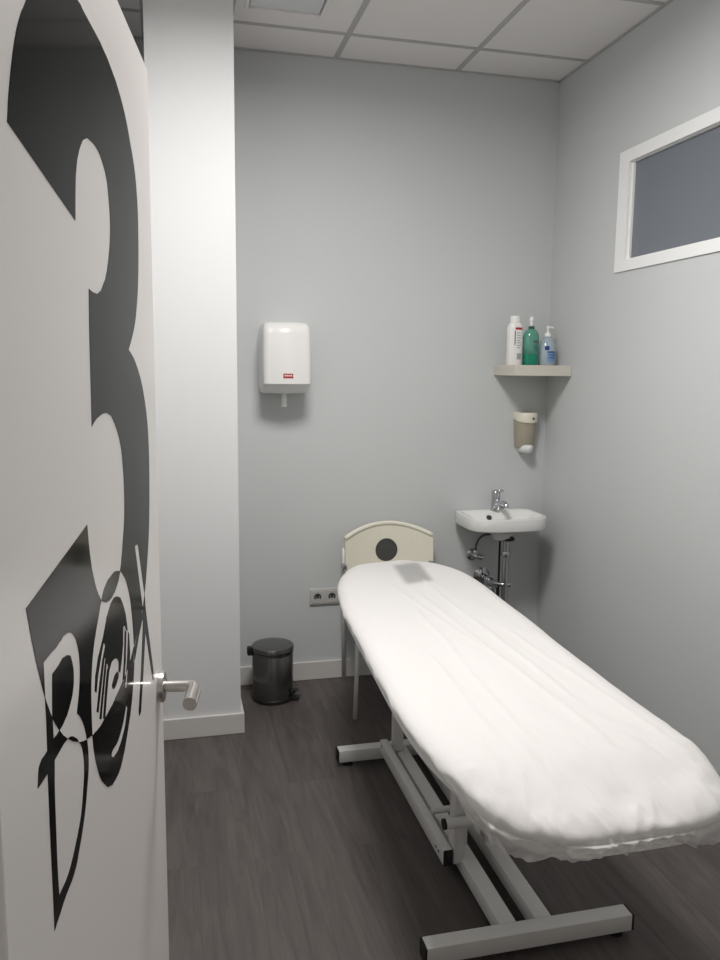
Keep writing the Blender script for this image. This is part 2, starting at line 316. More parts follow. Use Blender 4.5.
M_hole = pmat('dark_socket_well', (.05, .048, .045), .5)
M_bwhite = pmat('white_bottle_plastic', (.80, .79, .77), .3)
M_ink = pmat('grey_ink', (.10, .10, .11), .5)
M_ink2 = pmat('soft_grey_ink', (.34, .34, .34), .5)
M_green = pmat('green_clear_plastic', (.14, .42, .32), .12, trans=.35, coat=.3)
M_greenliq = pmat('deep_green_liquid', (.0, .20, .125), .12, coat=.3)
M_dgreen = pmat('dark_green_collar', (.02, .08, .06), .35)
M_blue = pmat('pale_blue_clear_plastic', (.50, .60, .66), .15, trans=.3, coat=.3)
M_blueliq = pmat('blue_label', (.17, .30, .55), .3, coat=.2)
M_navy = pmat('navy_print', (.02, .05, .22), .4)
M_lamp = pmat('lit_diffuser', (.9, .9, .9), .5, emit=((1., .98, .955), 6.))
M_alu = pmat('white_aluminium', (.7, .7, .7), .4)
M_vent = pmat('vent_panel', (.68, .685, .70), .6)

# ------------------------------------------------------------------ room shell
XR, YB, ZC = 1.941, 3.858, 3.019
XL = -.30
YF = .58
def struct(name, bm, mat, label=None, **k):
    o = obj(name, bm, mat, **k); o['kind'] = 'structure'
    if label: o['label'] = label
    return o
struct('floor', box(-1.2, XR+.1, -1.6, YB+.1, -.06, 0), M_floor, 'dark grey wood plank floor')
struct('wall_back', box(XL-.1, XR+.1, YB, YB+.1, 0, ZC+.08), M_wall, 'pale grey back wall')
# right wall with the window opening cut out of it
WY0, WY1, WZ0, WZ1 = 1.25, 3.25, 2.019, 2.527
bm = bmesh.new()
for a in ((YF-.14, WY0+.02, 0, ZC+.08), (WY1-.02, YB, 0, ZC+.08), (WY0+.02, WY1-.02, 0, WZ0+.02), (WY0+.02, WY1-.02, WZ1-.02, ZC+.08)):
    add_box(bm, XR, XR+.12, a[0], a[1], a[2], a[3])
struct('wall_right', bm, M_wall, 'pale grey right wall under and around the high window')
struct('wall_left', box(XL-.1, XL, YF, YB, 0, ZC+.08), M_wall, 'pale grey left wall behind the open door')
bm = bmesh.new()
DX0, DX1, DH = -.128, .70, 2.062
add_box(bm, -1.2, DX0-.045, YF-.14, YF, 0, ZC+.08); add_box(bm, DX1+.045, XR, YF-.14, YF, 0, ZC+.08)
add_box(bm, DX0-.045, DX1+.045, YF-.14, YF, DH+.045, ZC+.08)
struct('wall_front', bm, M_front, 'wall around the doorway')
bm = bmesh.new()
add_box(bm, DX0-.045, DX0-.012, YF-.155, YF+.0, 0, DH+.045, .003); add_box(bm, DX1+.012, DX1+.045, YF-.155, YF+.012, 0, DH+.045, .003)
add_box(bm, DX0-.012, DX1+.012, YF-.155, YF+.012, DH+.012, DH+.045, .003)
struct('trim_1', bm, M_door, 'white frame of the doorway')

# square white column in the back left
PX0, PX1, PY = -.061, .278, 3.325
struct('wall_column', box(PX0, PX1, PY, YB, 0, ZC+.02), M_white, 'white square column beside the open door')
bm = bmesh.new()
T = .015; BH = .092
add_box(bm, PX0-T, PX1+T, PY-T, PY, 0, BH, .003); add_box(bm, PX1, PX1+T, PY, YB-T, 0, BH, .003); add_box(bm, PX0-T, PX0, PY, YB-T, 0, BH, .003)
struct('baseboard_column', bm, M_trim, 'white skirting around the column')
struct('baseboard_back', box(PX1+T, XR-T, YB-T, YB, 0, .095, .003), M_trim, 'white skirting along the back wall')
struct('baseboard_right', box(XR-T, XR, YF, YB, 0, .095, .003), M_trim, 'white skirting along the right wall')
struct('baseboard_left', box(XL, XL+T, YF, YB, 0, .095, .003), M_trim, 'white skirting along the left wall')

# suspended ceiling: tile field, bars and wall angle
TX = [1.393-.6*k for k in range(0, 3)]; TY = [3.576-.6*k for k in range(0, 5)]
bm = bmesh.new()
xs = [XR]+TX+[XL]; ys = [YB]+TY+[YF]
for a, b in zip(xs, xs[1:]):
    for c, d in zip(ys, ys[1:]):
        if abs(a-.793) < .01 and (abs(c-3.576) < .01 or abs(c-2.376) < .01): continue   # vent and light sit in these two bays
        add_box(bm, b+.006, a-.006, d+.006, c-.006, ZC, ZC+.015)
add_box(bm, XL-.1, XR+.1, YF-.1, YB+.1, ZC+.09, ZC+.12)
struct('ceiling', bm, M_tile, 'suspended ceiling of square grey white tiles')
bm = bmesh.new()
for x in TX: add_box(bm, x-.012, x+.012, YF, YB, ZC-.003, ZC+.012)
for y in TY: add_box(bm, XL, XR, y-.012, y+.012, ZC-.0025, ZC+.011)
for a in ((XL, XR, YB-.016, YB), (XL, XR, YF, YF+.016), (XR-.016, XR, YF, YB), (XL, XL+.016, YF, YB), (PX0-.02, PX1+.02, PY-.018, PY), (PX1, PX1+.016, PY, YB), (PX0-.016, PX0, PY, YB)):
    add_box(bm, a[0], a[1], a[2], a[3], ZC-.004, ZC+.008)
struct('trim_2', bm, M_tbar, 'grey metal bars and edge angle of the tiled ceiling')

# vent tile
v = empty('ceiling_vent', (.493, 3.276, ZC), 'square flush vent panel set in a ceiling tile next to the white column', 'ceiling vent')
bm = plate([[(.199, 2.982), (.787, 2.982), (.787, 3.57), (.199, 3.57)], [(.346, 3.127), (.64, 3.127), (.64, 3.425), (.346, 3.425)]], .014, lambda a, b, w: (a, b, ZC+w))
obj('surround_tile', bm, M_tile, v)
bm = plate([rrect(.332, .654, 3.113, 3.439, .004), [(.346, 3.127), (.64, 3.127), (.64, 3.425), (.346, 3.425)]], .006, lambda a, b, w: (a, b, ZC-.006+w))
obj('frame', bm, M_tile, v)
obj('panel', box(.351, .635, 3.132, 3.420, ZC+.001, ZC+.01, .002), M_vent, v)
obj('backing', box(.34, .646, 3.12, 3.432, ZC+.016, ZC+.03), M_black, v)

# lamp: LED panel in the next bay but one, above the bed side
lp = empty('ceiling_light', (.493, 2.076, ZC), 'square lit ceiling panel above the treatment table, out of the picture', 'ceiling light')
obj('diffuser', box(.218, .768, 1.801, 2.351, ZC-.001, ZC+.008), M_lamp, lp)
bm = plate([[(.199, 1.782), (.787, 1.782), (.787, 2.370), (.199, 2.370)], [(.218, 1.801), (.768, 1.801), (.768, 2.351), (.218, 2.351)]], .015, lambda a, b, w: (a, b, ZC-.004+w))
obj('frame', bm, M_alu, lp)

ld = bpy.data.lights.new('panel_lamp', 'AREA'); ld.shape = 'SQUARE'; ld.size = .55; ld.energy = LAMP; ld.color = (1., .975, .955)
ld.spread = math.radians(SPREAD)
lo_ = bpy.data.objects.new('panel_lamp', ld); COL.objects.link(lo_); lo_.parent = lp; lo_.location = (0, 0, -.006)

# ------------------------------------------------------------------ high window in the right wall
w = empty('window_1', (XR, 2.25, WZ0), 'high white framed window with grey frosted glass in the right wall', None, kind='structure')
place = lambda a, b, t: (XR-.007+t, a, b)
bm = plate([[(WY0, WZ0), (WY1, WZ0), (WY1, WZ1), (WY0, WZ1)], [(WY0+.09, WZ0+.045), (WY1-.078, WZ0+.045), (WY1-.078, WZ1-.052), (WY0+.09, WZ1-.052)]], .06, place)
bmesh.ops.bevel(bm, geom=[e for e in bm.edges if e.is_manifold and e.calc_face_angle(0) > 1.2], offset=.003, segments=2, affect='EDGES')
obj('window_frame', bm, M_frame, w)
bm = plate([[(WY0+.085, WZ0+.04), (WY1-.074, WZ0+.04), (WY1-.074, WZ1-.048), (WY0+.085, WZ1-.048)], [(WY0+.10, WZ0+.052), (WY1-.090, WZ0+.052), (WY1-.090, WZ1-.056), (WY0+.10, WZ1-.056)]], .012, lambda a, b, t: (XR+.008+t, a, b))
obj('glazing_bead', bm, M_frame, w)
obj('pane', box(XR+.018, XR+.026, WY0+.06, WY1-.06, WZ0+.03, WZ1-.03), M_frost, w)

# ------------------------------------------------------------------ door
DA = Vector((-.021, 1.374, 0)); TH = math.radians(82.55)
DD = Vector((math.cos(TH), math.sin(TH), 0)); DN = Vector((DD.y, -DD.x, 0))
DW = .803
def on_door(s, z, out=0.): return DA-DD*s+Vector((0, 0, z))+DN*out
def door_box(s0, s1, z0, z1, o0, o1, bev=0.):
    bm = box(0, s1-s0, 0, z1-z0, 0, o1-o0, bev)
    M = Matrix((-DD, Vector((0, 0, 1)), DN)).transposed().to_4x4(); M.translation = on_door(s0, z0, o0)
    bmesh.ops.transform(bm, matrix=M, verts=bm.verts); return bm
dr = empty('door_1', tuple(on_door(DW, 0)), 'open white door carrying a large black numeral 3 and the letters BOX', None, kind='structure')
obj('door_leaf', door_box(0, DW, .008, 2.052, -.04, 0, .0025), M_door, dr)
SC = {k: [(a/1000, b/1000) for a, b in v] for k, v in DECAL.items()}
NAMES = list(SC)
CONT = [SC[k] for k in NAMES]
IX = {k: i for i, k in enumerate(NAMES)}
def grp(c):
    bb = (c[IX['B']]+c[IX['B1']]+c[IX['B2']]) % 2
    oo = (c[IX['O']]+sum(c[IX[k]] for k in ('I1', 'S1', 'S2', 'S3', 'S4', 'R1', 'R2', 'K'))) % 2
    if c[IX['I1']] and any(c[IX[k]] for k in ('S1', 'S2', 'S3', 'S4', 'R1', 'R2')): oo = 0
    if c[IX['T']] and not c[IX['I1']]: oo = 0
    if c[IX['three']] and c[IX['T']]: oo = 0
    xx = 1 if (c[IX['X1']] or c[IX['X2']]) else 0
    ink = (c[IX['three']]+bb+oo+xx) % 2
    if not ink: return None
    if c[IX['three']]: return 'three'
    return 'b' if bb else ('o' if oo else 'x')
on = lambda s, z, wv: tuple(on_door(s, z, wv))
obj('numeral_decal', plate(CONT, .0004, on, pick=lambda c: grp(c) == 'three'), M_vinyl, dr)
for k in ('b', 'o', 'x'):
    obj('letter_decal', plate(CONT, .0004, on, pick=lambda c, k=k: grp(c) == k), M_vinyl, dr)
# lever handle
hd = empty('door_handle', (0, 0, 0), 'satin nickel lever handle', None); del hd['label']
hd['label'] = 'satin nickel lever handle on a round rose'
hd.parent = dr
HS, HZ = .045, 1.047
hp = on_door(HS, HZ, 0)
hd.location = hp-Vector(dr.location)
def along_n(profile, s, z, n=36):
    bm = lathe(profile, (0, 0, 0), n, 'z')
    M = Matrix((-DD, Vector((0, 0, 1)), DN)).transposed().to_4x4(); M.translation = on_door(s, z, 0)
    bmesh.ops.transform(bm, matrix=M, verts=bm.verts); return bm
obj('rose', along_n([(.026, 0), (.026, .008), (.0245, .0105), (.010, .0108)], HS, HZ), M_nickel, hd, angle=40)
path = [on_door(HS, HZ, .008), on_door(HS, HZ, .03), on_door(HS, HZ, .046)]
path += arc(on_door(HS, HZ, .046), on_door(HS, HZ, .0625), on_door(HS+.024, HZ-.001, .061), 7)[1:]
path += [on_door(HS+.040, HZ-.002, .060), on_door(HS+.056, HZ-.002, .0595), on_door(HS+.070, HZ-.003, .0590)]
rr = [.0095]*3+[.0098, .0102, .0106, .011, .0113, .0115, .0117]+[.0118, .0118, .0117]
obj('lever', tube(path, rr, 24), M_nickel, hd, angle=40)

# ------------------------------------------------------------------ paper towel dispenser
t = empty('towel_dispenser', (.535, YB, 1.467), 'white wall mounted paper towel dispenser with small red label on the back wall', 'towel dispenser')
def disp_loop(z, inset, yf):
    x0, x1 = .424+inset, .650-inset
    pts = []
    fr = .036
    front = YB-(YB-yf)
    for i in range(9):
        a = PI+PI/2*i/8
        pts.append((x0+fr+fr*math.cos(a), front+fr*.8+fr*.8*math.sin(a), z))
    for i in range(1, 12):
        u = i/12; pts.append((x0+fr+(x1-x0-2*fr)*u, front-.014*math.sin(PI*u), z))
    for i in range(9):
        a = 1.5*PI+PI/2*i/8
        pts.append((x1-fr+fr*math.cos(a), front+fr*.8+fr*.8*math.sin(a), z))
    pts += [(x1, YB, z), (x0, YB, z)]
    return pts
yf = 3.655
loops = []
for z, i, y in ((1.468, .014, 3.735), (1.472, .006, 3.725), (1.503, .0, yf+.014), (1.514, 0, yf), (1.60, 0, yf), (1.74, .002, yf+.004), (1.765, .004, yf+.010), (1.782, .008, yf+.022), (1.792, .014, yf+.038), (1.797, .024, yf+.06)):
    loops.append(disp_loop(z, i, y))
obj('casing', rings(bmesh.new(), loops), M_plastic, t, angle=35)
obj('mouth_ring', lathe([(.024, 1.466), (.027, 1.474), (.027, 1.48)], (.535, 3.765, 0), 24), M_plastic, t, angle=40)
# paper tail: a twisted strip coming out of the mouth
loops = []
for k in range(8):
    z = 1.480-.011*k; a = .3+.12*k; rx = .011+.0012*math.sin(k*2.1)
    loops.append([(.535+rx*math.cos(q+a)*(1.1), 3.765+rx*.6*math.sin(q+a), z) for q in [2*PI*i/12 for i in range(12)]])
obj('paper_tail', rings(bmesh.new(), loops), pmat('white_paper', (.78, .78, .77), .8), t, True)
lb = obj('label', box(.514, .560, yf-.0155, yf-.006, 1.540, 1.561, .001), M_red, t); lb['label'] = 'small red brand label'
bm = bmesh.new()
for i, (a, b) in enumerate(((.519, .527), (.529, .536), (.538, .545), (.547, .555))): add_box(bm, a, b, yf-.0162, yf-.0150, 1.548, 1.555, .0005)
obj('label_print', bm, M_pale, lb)

# ------------------------------------------------------------------ corner shelf and its bottles
sh = obj('corner_shelf', box(1.637, XR-.001, 3.6, YB-.001, 1.561, 1.613, .002), M_shelf)
tag(sh, 'short beige floating shelf in the corner above the washbasin', 'shelf')
SZ = 1.613
def patch(fn, a0, a1, z0, z1, c, n=10, off=.0006):
    """label strip lying on a lathe-like wall: fn(a) -> (x, y) radius vector"""
    bm = bmesh.new(); lo = []
    for zz in (z0, z1):
        lo.append([Vector((fn(a)[0]*(1+off/.03)+c[0], fn(a)[1]*(1+off/.03)+c[1], zz)) for a in [a0+(a1-a0)*i/n for i in range(n+1)]])
    lo2 = [[p-Vector((fn(a0)[0], fn(a0)[1], 0))*0 for p in l] for l in lo]
    return rings(bm, lo2, False, False, False)
def ell(rx, ry, pw=2.):
    def f(a):
        ca, sa = math.cos(a), math.sin(a); k = (abs(ca)**pw+abs(sa)**pw)**(-1/pw); return (rx*k*ca, ry*k*sa)
    return f
D = lambda d: math.radians(d)
# white bottle
c = (1.683, 3.715); b1 = empty('lotion_bottle', (c[0], c[1], SZ), 'tall white lotion bottle with red and grey print, leftmost on the corner shelf', 'bottle', 'bottles on the corner shelf')
obj('body', lathe([(.036, SZ), (.0395, SZ+.005), (.0395, SZ+.17), (.038, SZ+.190), (.032, SZ+.203), (.026, SZ+.208)], (c[0], c[1], 0), 40, ey=.75, power=2.5), M_bwhite, b1, angle=50)
obj('cap', lathe([(.0255, SZ+.205), (.0255, SZ+.236), (.0245, SZ+.240), (.022, SZ+.241)], (c[0], c[1], 0), 32, ey=.85), M_bwhite, b1, angle=40)
f = ell(.0396, .0297, 2.5)
o = obj('print', patch(f, D(-106), D(-52), SZ+.173, SZ+.184, c), M_red, b1); o['label'] = 'red brand band'
o = obj('print', patch(f, D(-110), D(-103), SZ+.098, SZ+.168, c), M_ink, b1); o['label'] = 'upright line of dark lettering'
for i in range(7): obj('print', patch(f, D(-94), D(-66+4*(i % 3)), SZ+.155-.012*i, SZ+.159-.012*i, c), M_ink2, b1)
obj('print', patch(f, D(-90), D(-55), SZ+.028, SZ+.058, c), M_ink2, b1)
# green pump bottle
c = (1.768, 3.71); b2 = empty('mouthwash_bottle', (c[0], c[1], SZ), 'green clear bottle with white pump, middle one on the corner shelf', 'bottle', 'bottles on the corner shelf')
b2.name = 'green_pump_bottle'
obj('body', lathe([(.0405, SZ+.056), (.0415, SZ+.10), (.0415, SZ+.135), (.039, SZ+.152), (.031, SZ+.168), (.020, SZ+.177), (.013, SZ+.181)], (c[0], c[1], 0), 40, ey=.85), M_green, b2, True)
obj('liquid', lathe([(.036, SZ), (.0395, SZ+.004), (.0405, SZ+.02), (.0405, SZ+.056)], (c[0], c[1], 0), 40, ey=.85), M_greenliq, b2, angle=50)
obj('collar', lathe([(.015, SZ+.179), (.0155, SZ+.190), (.013, SZ+.192)], (c[0], c[1], 0), 28), M_dgreen, b2, angle=40)
bm = lathe([(.010, SZ+.19), (.009, SZ+.205), (.0085, SZ+.212), (.0105, SZ+.216), (.0125, SZ+.226), (.011, SZ+.236), (.006, SZ+.240)], (c[0], c[1], 0), 24)
obj('pump', bm, M_bwhite, b2, True)
f = ell(.0418, .0355)
o = obj('print', patch(f, D(-96), D(-52), SZ+.110, SZ+.122, c), M_ink, b2); o['label'] = 'dark brand lettering'
for i in range(3): obj('print', patch(f, D(-95), D(-60+6*i), SZ+.097-.011*i, SZ+.100-.011*i, c), M_dgreen, b2)
# blue pump bottle
c = (1.864, 3.72); b3 = empty('blue_pump_bottle', (c[0], c[1], SZ), 'short pale blue bottle with white pump, rightmost on the corner shelf', 'bottle', 'bottles on the corner shelf')
obj('body', lathe([(.039, SZ), (.0435, SZ+.004), (.0445, SZ+.05), (.043, SZ+.085), (.038, SZ+.108), (.028, SZ+.128), (.017, SZ+.141), (.014, SZ+.145)], (c[0], c[1], 0), 40, ey=.8), M_blue, b3, True)
bm = lathe([(.0165, SZ+.143), (.0165, SZ+.156), (.0115, SZ+.162), (.006, SZ+.166), (.006, SZ+.182), (.0085, SZ+.184), (.0085, SZ+.194), (.005, SZ+.196)], (c[0], c[1], 0), 24)
tube([(c[0], c[1], SZ+.189), (c[0]+.012, c[1]-.018, SZ+.189), (c[0]+.016, c[1]-.024, SZ+.184)], .004, 10, bm)
obj('pump', bm, M_bwhite, b3, angle=45)
f = ell(.0448, .0360)
o = obj('label', patch(f, D(-112), D(-48), SZ+.018, SZ+.062, c), M_blueliq, b3); o['label'] = 'blue paper label'
obj('print', patch(f, D(-110), D(-52), SZ+.064, SZ+.070, c, off=.001), M_navy, b3)
o = obj('print', patch(ell(.0432, .0346), D(-128), D(-98), SZ+.076, SZ+.096, c, off=.001), M_navy, b3); o['label'] = 'navy emblem square'
for i in range(2): obj('print', patch(ell(.0456, .0368), D(-100), D(-56), SZ+.050-.014*i, SZ+.054-.014*i, c, off=.001), M_navy, b3)

# ------------------------------------------------------------------ soap dispenser
sd = empty('soap_dispenser', (1.812, YB, 1.16), 'ivory soap dispenser with smoky beige tank on the wall under the corner shelf', 'soap dispenser')
def sloop(z, hw, d, cx=1.812):
    return [(cx+hw*max(-1, min(1, 1.08*math.cos(a))), YB-d*(max(0, -math.sin(a))**.7), z) for a in [PI+PI*i/20 for i in range(21)]]
obj('tank', rings(bmesh.new(), [sloop(z, a, b) for z, a, b in ((1.185, .042, .060), (1.20, .046, .072), (1.26, .051, .083), (1.33, .055, .090))]), M_soap, sd, angle=50)
def capw(z, k):
    return [(x, y, z-(.020*((YB-y)/.1) if k else 0)) for x, y, _ in sloop(z, .058, .096)]
obj('lid', rings(bmesh.new(), [capw(1.338, 1), capw(1.345, 1), sloop(1.362, .058, .096), [(1.812+(x-1.812)*.93, YB-(YB-y)*.94, 1.371) for x, y, _ in sloop(0, .058, .096)]]), M_soapcap, sd, angle=50)
obj('lock', lathe([(.006, 0), (.006, .004)], (1.825, YB-.0975, 1.342), 16, 'y'), M_hole, sd)
obj('push_lever', rings(bmesh.new(), [sloop(z, a, b) for z, a, b in ((1.163, .024, .084), (1.170, .031, .094), (1.184, .033, .100), (1.198, .030, .104), (1.204, .020, .100))]), M_plastic, sd, angle=60)

# ------------------------------------------------------------------ washbasin
wb = empty('washbasin', (1.69, YB, .745), 'small white ceramic washbasin hung in the back right corner', 'washbasin')
def basin(sx, sy, cy, z, n=72):
    out = []
    cx, hw = 1.637, .208
    for i in range(n):
        a = 2*PI*i/n; ca, sa = math.cos(a), math.sin(a)
        pw = 3.4 if sa < 0 else 7
        k = (abs(ca)**pw+abs(sa)**pw)**(-1/pw)
        out.append((cx+hw*sx*k*ca, cy+.1679*sy*k*sa, z+.018))
    return out
CYB = 3.690
lps = [basin(.10, .12, 3.69, .712), basin(.17, .20, 3.69, .714), basin(.22, .26, 3.69, .735), basin(.42, .45, CYB, .760), basin(.80, .82, CYB, .776), basin(.95, .95, CYB, .781), basin(.985, .985, CYB, .783), basin(1, 1, CYB, .789), basin(1, 1, CYB, .838), basin(.993, .993, CYB, .8435), basin(.975, .975, CYB, .845),
       basin(.90, .73, 3.665, .8445), basin(.875, .70, 3.665, .840), basin(.84, .65, 3.665, .822), basin(.72, .52, 3.668, .795), basin(.45, .32, 3.68, .778), basin(.12, .12, 3.69, .770)]
obj('bowl', rings(bmesh.new(), lps), M_ceramic, wb, angle=50)
obj('overflow', lathe([(.0125, 0), (.0125, .016)], (1.598, 3.756, .832), 20, 'y'), M_hole, wb)
obj('drain', lathe([(.022, .787), (.022, .791), (.014, .792)], (1.64, 3.69, 0), 24), M_chrome, wb, angle=40)
# trap and pipes under it
PXc, PYc = 1.666, 3.69
bm = lathe([(.042, .728), (.042, .738), (.03, .744)], (PXc, PYc, 0), 28)
obj('waste_flange', bm, M_rubber, wb, angle=40)
obj('waste_pipe', lathe([(.0165, .40), (.0165, .725)], (PXc, PYc, 0), 24, cap0=True), M_dchrome, wb, angle=40)
obj('dark_edge_tube', tube([(PXc-.026, PYc+.02, .42), (PXc-.026, PYc+.02, .735)], .0055, 14), M_rubber, wb, angle=40)  # thin black tube that forms the dark left edge of the waste pipe
obj('pipe_nut', lathe([(.022, .640), (.024, .645), (.024, .662), (.022, .667)], (PXc, PYc, 0), 12), M_dchrome, wb, angle=30)
bm = tube([(PXc+.028, PYc-.005, .492), (PXc-.01, PYc, .492), (PXc-.042, PYc+.04, .492), (PXc-.056, PYc+.09, .496), (PXc-.062, YB-.002, .500)], .013, 16)
obj('waste_arm', bm, M_chrome, wb, angle=50)
obj('wall_rose', lathe([(.046, YB-.001), (.046, YB-.006), (.036, YB-.012), (.020, YB-.02)], (PXc-.062, 0, .500), 30, 'y'), M_chrome, wb, angle=35)
for (x, y, z) in ((PXc-.057, YB-.045, .499), (PXc-.052, YB-.085, .496)):
    obj('pipe_nut', lathe([(.019, y-.010), (.023, y-.007), (.023, y+.007), (.019, y+.010)], (x, 0, z), 10, 'y'), M_chrome, wb, angle=30)
obj('trap_cup', lathe([(.018, .415), (.026, .42), (.028, .44), (.028, .468), (.02, .476)], (PXc-.045, PYc+.045, 0), 24), M_chrome, wb, angle=40)
av = empty('angle_valve', (1.548, YB, .60), 'chrome angle valve on the wall left under the washbasin', 'valve')
obj('rose', lathe([(.031, YB-.001), (.031, YB-.006), (.024, YB-.012), (.014, YB-.014)], (1.548, 0, .618), 28, 'y'), M_dchrome, av, angle=35)
obj('body', lathe([(.012, YB-.01), (.013, YB-.055), (.010, YB-.057)], (1.548, 0, .618), 20, 'y'), M_chrome, av, angle=40)
obj('knob', tube([(1.556, YB-.042, .616), (1.588, YB-.052, .610)], [.0125, .0145], 10), M_chrome, av, angle=40)
obj('outlet_nut', lathe([(.012, .625), (.013, .63), (.013, .645), (.010, .65)], (1.550, YB-.042, 0), 12), M_chrome, av, angle=40)
hp_ = arc((1.550, YB-.042, .645), (1.553, YB-.045, .730), (1.60, YB-.07, .738), 10)+[Vector((1.64, YB-.085, .742)), Vector((1.655, YB-.09, .75))]
obj('supply_hose', tube(hp_, .006, 10), pmat('braided_hose', (.10, .10, .10), .35, .6), av, True)

# tap standing on the basin ledge
tp = empty('basin_tap', (1.648, 3.80, .863), 'small chrome mixer tap on the washbasin', 'tap')
TXc, TYc = 1.648, 3.80
obj('body', lathe([(.028, .863), (.028, .867), (.024, .871), (.0225, .915), (.0225, .945), (.019, .953)], (TXc, TYc, 0), 28), M_chrome, tp, angle=40)
obj('spout', tube([(TXc, TYc-.005, .906), (TXc+.010, TYc-.04, .909), (TXc+.018, TYc-.074, .907), (TXc+.021, TYc-.086, .899), (TXc+.022, TYc-.089, .888)], [.016, .0155, .015, .014, .0135], 18), M_chrome, tp, angle=60)
obj('lever', bar((TXc, TYc+.012, .960), (TXc+.012, TYc-.045, .972), .030, .015, .006), M_chrome, tp, angle=60)
obj('lever_cap', lathe([(.0225, .946), (.0245, .956), (.022, .966), (.014, .971)], (TXc, TYc, 0), 24), M_chrome, tp, angle=50)

# ------------------------------------------------------------------ wall sockets
so = empty('wall_socket', (.7515, YB, .394), 'grey white double wall socket left of the treatment table', 'socket')
obj('frame', box(.676, .828, YB-.011, YB-.0005, .394, .478, .004, 3), M_outlet, so, angle=40)
for cx in (.715, .789):
    bm = plate([rrect(cx-.030, cx+.030, .406, .466, .004), [(cx+.019*math.cos(2*PI*i/24), .436+.019*math.sin(2*PI*i/24)) for i in range(24)]], .003, lambda a, b, wv: (a, YB-.011-wv, b))
    ins = obj('socket_insert', bm, M_outlet, so)
    obj('well', lathe([(.0192, YB-.0112), (.0192, YB-.0128)], (cx, 0, .436), 24, 'y'), M_hole, ins)
    bm = lathe([(.0025, YB-.0128), (.0025, YB-.0134)], (cx-.0095, 0, .436), 10, 'y')
    b2_ = lathe([(.0025, YB-.0128), (.0025, YB-.0134)], (cx+.0095, 0, .436), 10, 'y'); merge(bm, b2_)
    add_box(bm, cx-.012, cx+.012, YB-.0138, YB-.0126, .4185, .428, .001)
    obj('contact', bm, M_outlet, ins)

# ------------------------------------------------------------------ pedal bin
BX, BY = .462, 3.665
pb = empty('pedal_bin', (BX, BY, 0), 'small round brushed steel pedal bin on the floor by the back wall', 'bin')
obj('base_ring', lathe([(.095, 0), (.100, .003), (.100, .018), (.098, .020)], (BX, BY, 0), 56), M_black, pb, angle=40)
obj('body', lathe([(.0985, .018), (.0985, .232), (.0965, .236)], (BX, BY, 0), 64), M_steel, pb, angle=40)
obj('rim', lathe([(.0985, .2325), (.1005, .2345), (.1005, .243), (.098, .245)], (BX, BY, 0), 64), M_steel, pb, angle=40)
obj('lid', lathe([(.0995, .245), (.102, .247), (.102, .262), (.098, .268), (.085, .2715), (.05, .274), (.01, .275)], (BX, BY, 0), 64), M_steel, pb, angle=35)
bm = box(BX-.122, BX-.096, BY-.012, BY+.022, .222, .262, .005)
obj('hinge', bm, M_black, pb, angle=40)
bm = bmesh.new()
Mx = Matrix.Translation((BX, BY, 0)) @ Matrix.Rotation(math.radians(-28), 4, 'Z')
q = box(.085, .135, -.022, .022, .012, .022, .004); add_box(q, .080, .112, -.018, .018, .030, .055, .006)
add_box(q, .112, .124, -.020, .020, .046, .053, .002)
bmesh.ops.transform(q, matrix=Mx, verts=q.verts)
obj('pedal', q, M_black, pb, angle=40)

# ------------------------------------------------------------------ chair against the back wall
ch = empty('chair', (1.05, 3.58, 0), 'cream plastic chair with a dark grey spot in its backrest, against the back wall', 'chair')
# backrest: bent plate with a round hole
def back_place(u, vv, wv):
    # u -.228..228, bends forward at the ends
    y = 3.80-.055*(u/.228)**2-(vv-.6)*-.10
    return (1.062+u, y-wv, vv-.022)
top = [(-.228+.456*i/24, .776+.060*(1-((i-12)/12)**2)) for i in range(25)]
outl = [(-.228, .52), (.228, .52)]+[(a, b) for a, b in reversed(top)]
hole = [(-.003+.0585*math.cos(2*PI*i/40), .700+.0585*math.sin(2*PI*i/40)) for i in range(40)]
ext = [(-.21+.03*i, .535+.03*j) for i in range(15) for j in range(10)]
ext = [e for e in ext if inside(e, outl) and (e[0]+.003)**2+(e[1]-.70)**2 > .072**2 and e[1] < .745+.07*(1-(e[0]/.228)**2)]
obj('backrest', plate([outl, hole], .016, back_place, ext), M_cream, ch)
lip = [Vector(back_place(u, z, .012)) for u, z in top]
obj('top_lip', tube(lip, .0115, 12), M_cream, ch, True)
hr = [Vector(back_place(a, b, .016)) for a, b in hole]
disc = [(-.003+.0580*math.cos(2*PI*i/40), .700+.0580*math.sin(2*PI*i/40)) for i in range(40)]
dk = obj('backrest_disc', plate([disc], .010, lambda u, vv, wv: back_place(u, vv, wv+.003), [(-.003+.0580*r_*math.cos(a_), .70+.0580*r_*math.sin(a_)) for r_ in (.3, .65) for a_ in [2*PI*q_/12 for q_ in range(12)]]), pmat('dark_grey_disc', (.055, .056, .052), .6), ch)  # plain dark grey disc filling the round hole of the backrest
dk['label'] = 'round dark grey disc'
